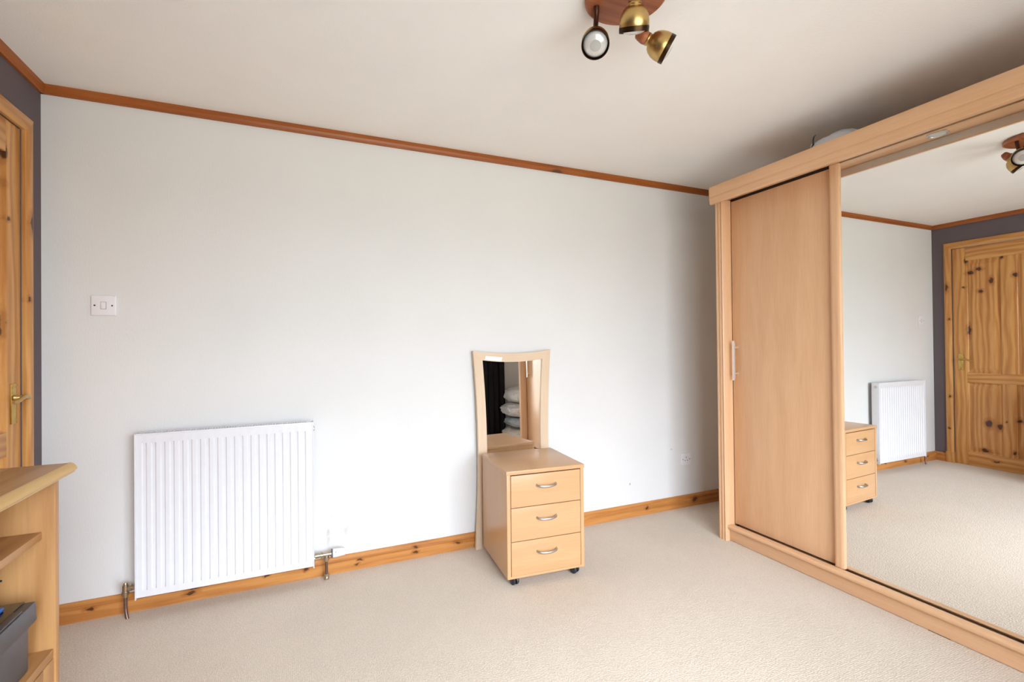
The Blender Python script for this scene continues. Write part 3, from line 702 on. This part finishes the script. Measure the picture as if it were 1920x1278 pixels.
# ------------------------------------------------------------------ pine shelf unit
BX, BY0, BY1, BT = .435, -1.052, -1.98, .861     # depth, far end, near end, top height
B = tag(empty('pine_shelf_unit', (0, BY0, 0)), 'waxed pine open shelf unit with moulded top at the left edge', 'shelf unit')
def bl_(x0, x1, ya, yb, z0, z1): return (x0, x1, min(ya, yb)-BY0, max(ya, yb)-BY0, z0, z1)
bm = bmesh.new(); e = .018
n_b = 4; bw = (BX+e-.002-.022)/n_b
prof_y0, prof_y1 = BY1-e-BY0, BY0+e-BY0
# top: boards with a moulded lipping
for k in range(n_b):
    boxobj('top_board', (.022+k*bw, .022+(k+1)*bw-.0006, prof_y0+.012, prof_y1-.012, BT-.024, BT), 'bpine_Y', B, .0006)
bm = bmesh.new(); x1 = BX+e
prism(bm, [(x1-.004, BT-.001), (x1+.004, BT-.004), (x1+.010, BT-.012), (x1+.012, BT-.018), (x1+.008, BT-.021), (x1+.006, BT-.026), (x1-.004, BT-.026)], 1, prof_y0, prof_y1)
obj('top_lipping', bm, 'bpine_edge', B, smooth=40)
bm = bmesh.new()
prism(bm, [(prof_y1-.012, BT-.0005), (prof_y1-.004, BT-.004), (prof_y1+.0, BT-.014), (prof_y1-.004, BT-.026), (prof_y1-.012, BT-.026)], 0, .022, x1-.0045); obj('top_lipping', bm, 'bpine_X', B, smooth=40)
boxobj('side_panel', bl_(.02, BX, BY0-.020, BY0, .0, BT-.0265), 'bpine_Z', B, .0025)
boxobj('side_panel', bl_(.02, BX, BY1, BY1+.020, .0, BT-.0265), 'bpine_Z', B, .0025)
for k in range(8):
    s = (BY0-BY1-.04)/8; boxobj('back_board', bl_(.02, .028, BY0-.020-k*s, BY0-.020-(k+1)*s+.001, .03, BT-.0265), 'bpine_Z', B, .001)
boxobj('shelf', bl_(.0285, .410, BY0-.0205, BY1+.0205, .686, .704), 'bpine_Y', B, .0015)
boxobj('shelf', bl_(.0285, .431, BY0-.0205, BY1+.0205, .396, .4165), 'bpine_Y', B, .0015)
boxobj('shelf', bl_(.0285, .415, BY0-.0205, BY1+.0205, .06, .078), 'bpine_Y', B, .0015)
boxobj('plinth', bl_(.395, .413, BY0-.0205, BY1+.0205, .0, .0595), 'bpine_Y', B, .0015)
mid = (BY0+BY1)/2
for ya, yb, hy in ((BY0-.0215, mid+.001, mid+.03), (mid-.001, BY1+.0215, mid-.03)):
    d = empty('cupboard_door', (0, 0, 0)); d.parent = B
    lo, hi = min(ya, yb)-BY0, max(ya, yb)-BY0; z0, z1 = .080, .3945
    for q in ((lo, lo+.05), (hi-.05, hi)): boxobj('door_stile', (.414, .432, q[0], q[1], z0, z1), 'bpine_Z', d, .002)
    for q in ((z0, z0+.05), (z1-.05, z1)): boxobj('door_rail', (.414, .432, lo+.0503, hi-.0503, q[0], q[1]), 'bpine_Y', d, .002)
    bm = bmesh.new(); a0, a1, c0, c1 = lo+.0503, hi-.0503, z0+.0503, z1-.0503; rr = []
    for ins, xx in ((0, .420), (.006, .420), (.03, .429), (.032, .430)):
        rr.append([bm.verts.new((xx, y, zz)) for y, zz in ((a0+ins, c0+ins), (a1-ins, c0+ins), (a1-ins, c1-ins), (a0+ins, c1-ins))])
    for P0, P1 in zip(rr, rr[1:]):
        for k in range(4): bm.faces.new((P0[k], P0[(k+1) % 4], P1[(k+1) % 4], P1[k]))
    bm.faces.new(rr[-1]); bmesh.ops.recalc_face_normals(bm, faces=bm.faces[:]); obj('door_panel', bm, 'bpine_Z', d)
    bm = bmesh.new(); lathe(bm, (.432, hy-BY0, .25), (1, 0, 0), [(0, .008), (.01, .007), (.014, .013), (.02, .014), (.025, .009), (.026, 0)], 18, cap=False); obj('knob', bm, 'bpine_Z', d, smooth=50)
for zz in (.535, .60):
    for xx in (.09, .335):
        bm = bmesh.new(); lathe(bm, (xx, -.0199, zz), (0, -1, 0), [(0, .003), (.0006, .002)], 10); obj('shelf_pin_hole', bm, 'hole', B)

# ------------------------------------------------------------------ printer on the shelf
PR = tag(empty('printer', (.10, -1.148, .4165)), 'dark grey printer with glossy black top on the pine shelf', 'printer')
pd = .318; pw = -.42
bm = bmesh.new(); box(bm, .01, pd, pw+.012, -.006, .0005, .104, .006); obj('body', bm, 'printer', PR, smooth=40)
bm = bmesh.new(); box(bm, 0, pd+.007, pw, .009, .1045, .150, .004)
for v in bm.verts:
    if v.co.z < .11: v.co.x += .001; v.co.y += .003
    if v.co.x > .2 and v.co.z > .12: v.co.z -= .0
obj('scanner_lid', bm, 'printer', PR, smooth=40)
bm = bmesh.new(); box(bm, .008, pd-.012, pw+.010, .006, .1502, .1535, .001); pt = obj('control_panel', bm, 'printer_top', PR, smooth=40, label='glossy black control panel')
for k in range(4):
    bm = bmesh.new(); box(bm, .20+k*.018, .2025+k*.018, -.026, -.010, .1536, .1538); obj('print_mark', bm, 'grey_print', pt)
bm = bmesh.new(); box(bm, .262, .286, -.062, -.026, .1537, .1625, .004, 3); obj('blue_button', bm, 'printer_blue', PR, smooth=50)
bm = bmesh.new(); box(bm, pd-.011, pd+.004, -.20, -.045, .1503, .1545, .0015); obj('lid_lip', bm, 'printer', PR, smooth=40)

# ------------------------------------------------------------------ soft bags
def lump(name, size, seed, mat, sub=4, amp=.12, freq=2.2, flat=.0, parent=None, wr=.03):
    bm = bmesh.new(); bmesh.ops.create_icosphere(bm, subdivisions=sub, radius=1)
    for v in bm.verts:
        p = v.co.copy(); q = Vector([math.copysign(abs(c)**.75, c) for c in p])
        n1 = noise.noise(p*freq+Vector((seed, seed*2.3, 0))); n2 = noise.noise(p*freq*3.1+Vector((0, seed, seed*1.7)))
        q *= 1+amp*n1+wr*2*n2+wr*abs(noise.noise(p*9+Vector((seed, 0, 3))))
        if q.z < -.86: q.z = -.86
        v.co = Vector((q.x*size[0], q.y*size[1], (q.z+.86)*size[2]))
    return obj(name, bm, mat, parent, smooth=80)
hb = tag(empty('soft_bag', (3.44, -1.11, 2.0185)), 'light grey soft bag with strap lying on top of the wardrobe', 'bag')
lump('bag_body', (.14, .11, .078), 3, 'bag_cloth', amp=.10, parent=hb)
def arc(c, ra, rz, y0, n=14):
    return [(c[0]+ra*math.cos(math.pi*k/n)*.4, y0+c[1]+ra*math.sin(math.pi*k/n)*.35, c[2]-rz*math.cos(math.pi*k/n)) for k in range(n+1)]
bm = bmesh.new(); tube(bm, arc((-.07, .075, .085), .07, .07, 0), .0065, 10, flat=.5); obj('strap', bm, 'bag_strap', hb, smooth=60)
bm = bmesh.new(); tube(bm, arc((-.05, .10, .072), .07, .055, 0), .010, 10, flat=.45); obj('strap', bm, 'bag_cloth', hb, smooth=60)
zb = 0.001
for size, mat, lab, off, sd in (((.24, .30, .115), 'bag_cream', 'bulging cream plastic storage bag at the bottom of the stack', (0.02, 0), 5),
                               ((.22, .28, .065), 'bag_grey', 'flat grey plastic storage bag second from the bottom of the stack', (.03, .01), 9),
                               ((.235, .29, .088), 'bag_white', 'plump white plastic storage bag second from the top of the stack', (.02, -.01), 12),
                               ((.22, .28, .105), 'bag_white', 'white plastic storage bag slumped on top of the stack', (.05, .0), 21)):
    o = lump('storage_bag', size, sd, mat, amp=.10, wr=.035); o.location = (3.515+off[0], -2.98+off[1], zb)
    top = max(v.co.z for v in o.data.vertices); zb += top*1.0 + .001
    tag(o, lab, 'storage bag', 'plastic storage bags stacked beside the wardrobe')

# ------------------------------------------------------------------ curtains
def curtain(x0, x1, label):
    e = empty('curtain', ((x0+x1)/2, WY+.09, .03)); hw = (x1-x0)/2; n = 90; folds = (x1-x0)/.075
    bm = bmesh.new(); rows = []
    for j in range(11):
        zt = j/10; r = []
        for k in range(n+1):
            tt = k/n; a = tt*folds*2*math.pi
            amp = .026*(1-.25*zt)
            r.append(bm.verts.new((-hw+tt*2*hw+.006*math.sin(a*2+zt), amp*math.sin(a+.5*math.sin(a*.37)+zt*.4), zt*2.06)))
        rows.append(r)
    for a_, b_ in zip(rows, rows[1:]):
        for k in range(n): bm.faces.new((a_[k], a_[k+1], b_[k+1], b_[k]))
    g = bmesh.ops.solidify(bm, geom=bm.faces[:], thickness=.002)
    c = obj('drape', bm, 'curtain', e, smooth=60)
    bm = bmesh.new(); box(bm, -hw, hw, -.030, -.022, 2.03, 2.075); obj('heading_tape', bm, 'curtain', e)
    return tag(e, label, 'curtain')
curtain(2.96, 3.47, 'floor-length black curtain reflected in the small framed mirror')
cr = tag(empty('curtain_pole', (1.9, WY+.09, 2.12)), 'slim metal curtain pole above the window', 'curtain pole')
bm = bmesh.new(); tube(bm, [(-1.65, 0, 0), (1.65, 0, 0)], .0125, 16); obj('pole', bm, 'chrome', cr, smooth=60)
for s in (-1, 1):
    bm = bmesh.new(); lathe(bm, (s*1.65, 0, 0), (s, 0, 0), [(0, .0125), (.005, .02), (.03, .024), (.05, .015), (.055, 0)], 16, cap=False); obj('finial', bm, 'chrome', cr, smooth=50)
    bm = bmesh.new(); tube(bm, [(s*1.5, 0, 0), (s*1.5, -.0895, 0)], .007, 10); obj('bracket', bm, 'chrome', cr, smooth=50)
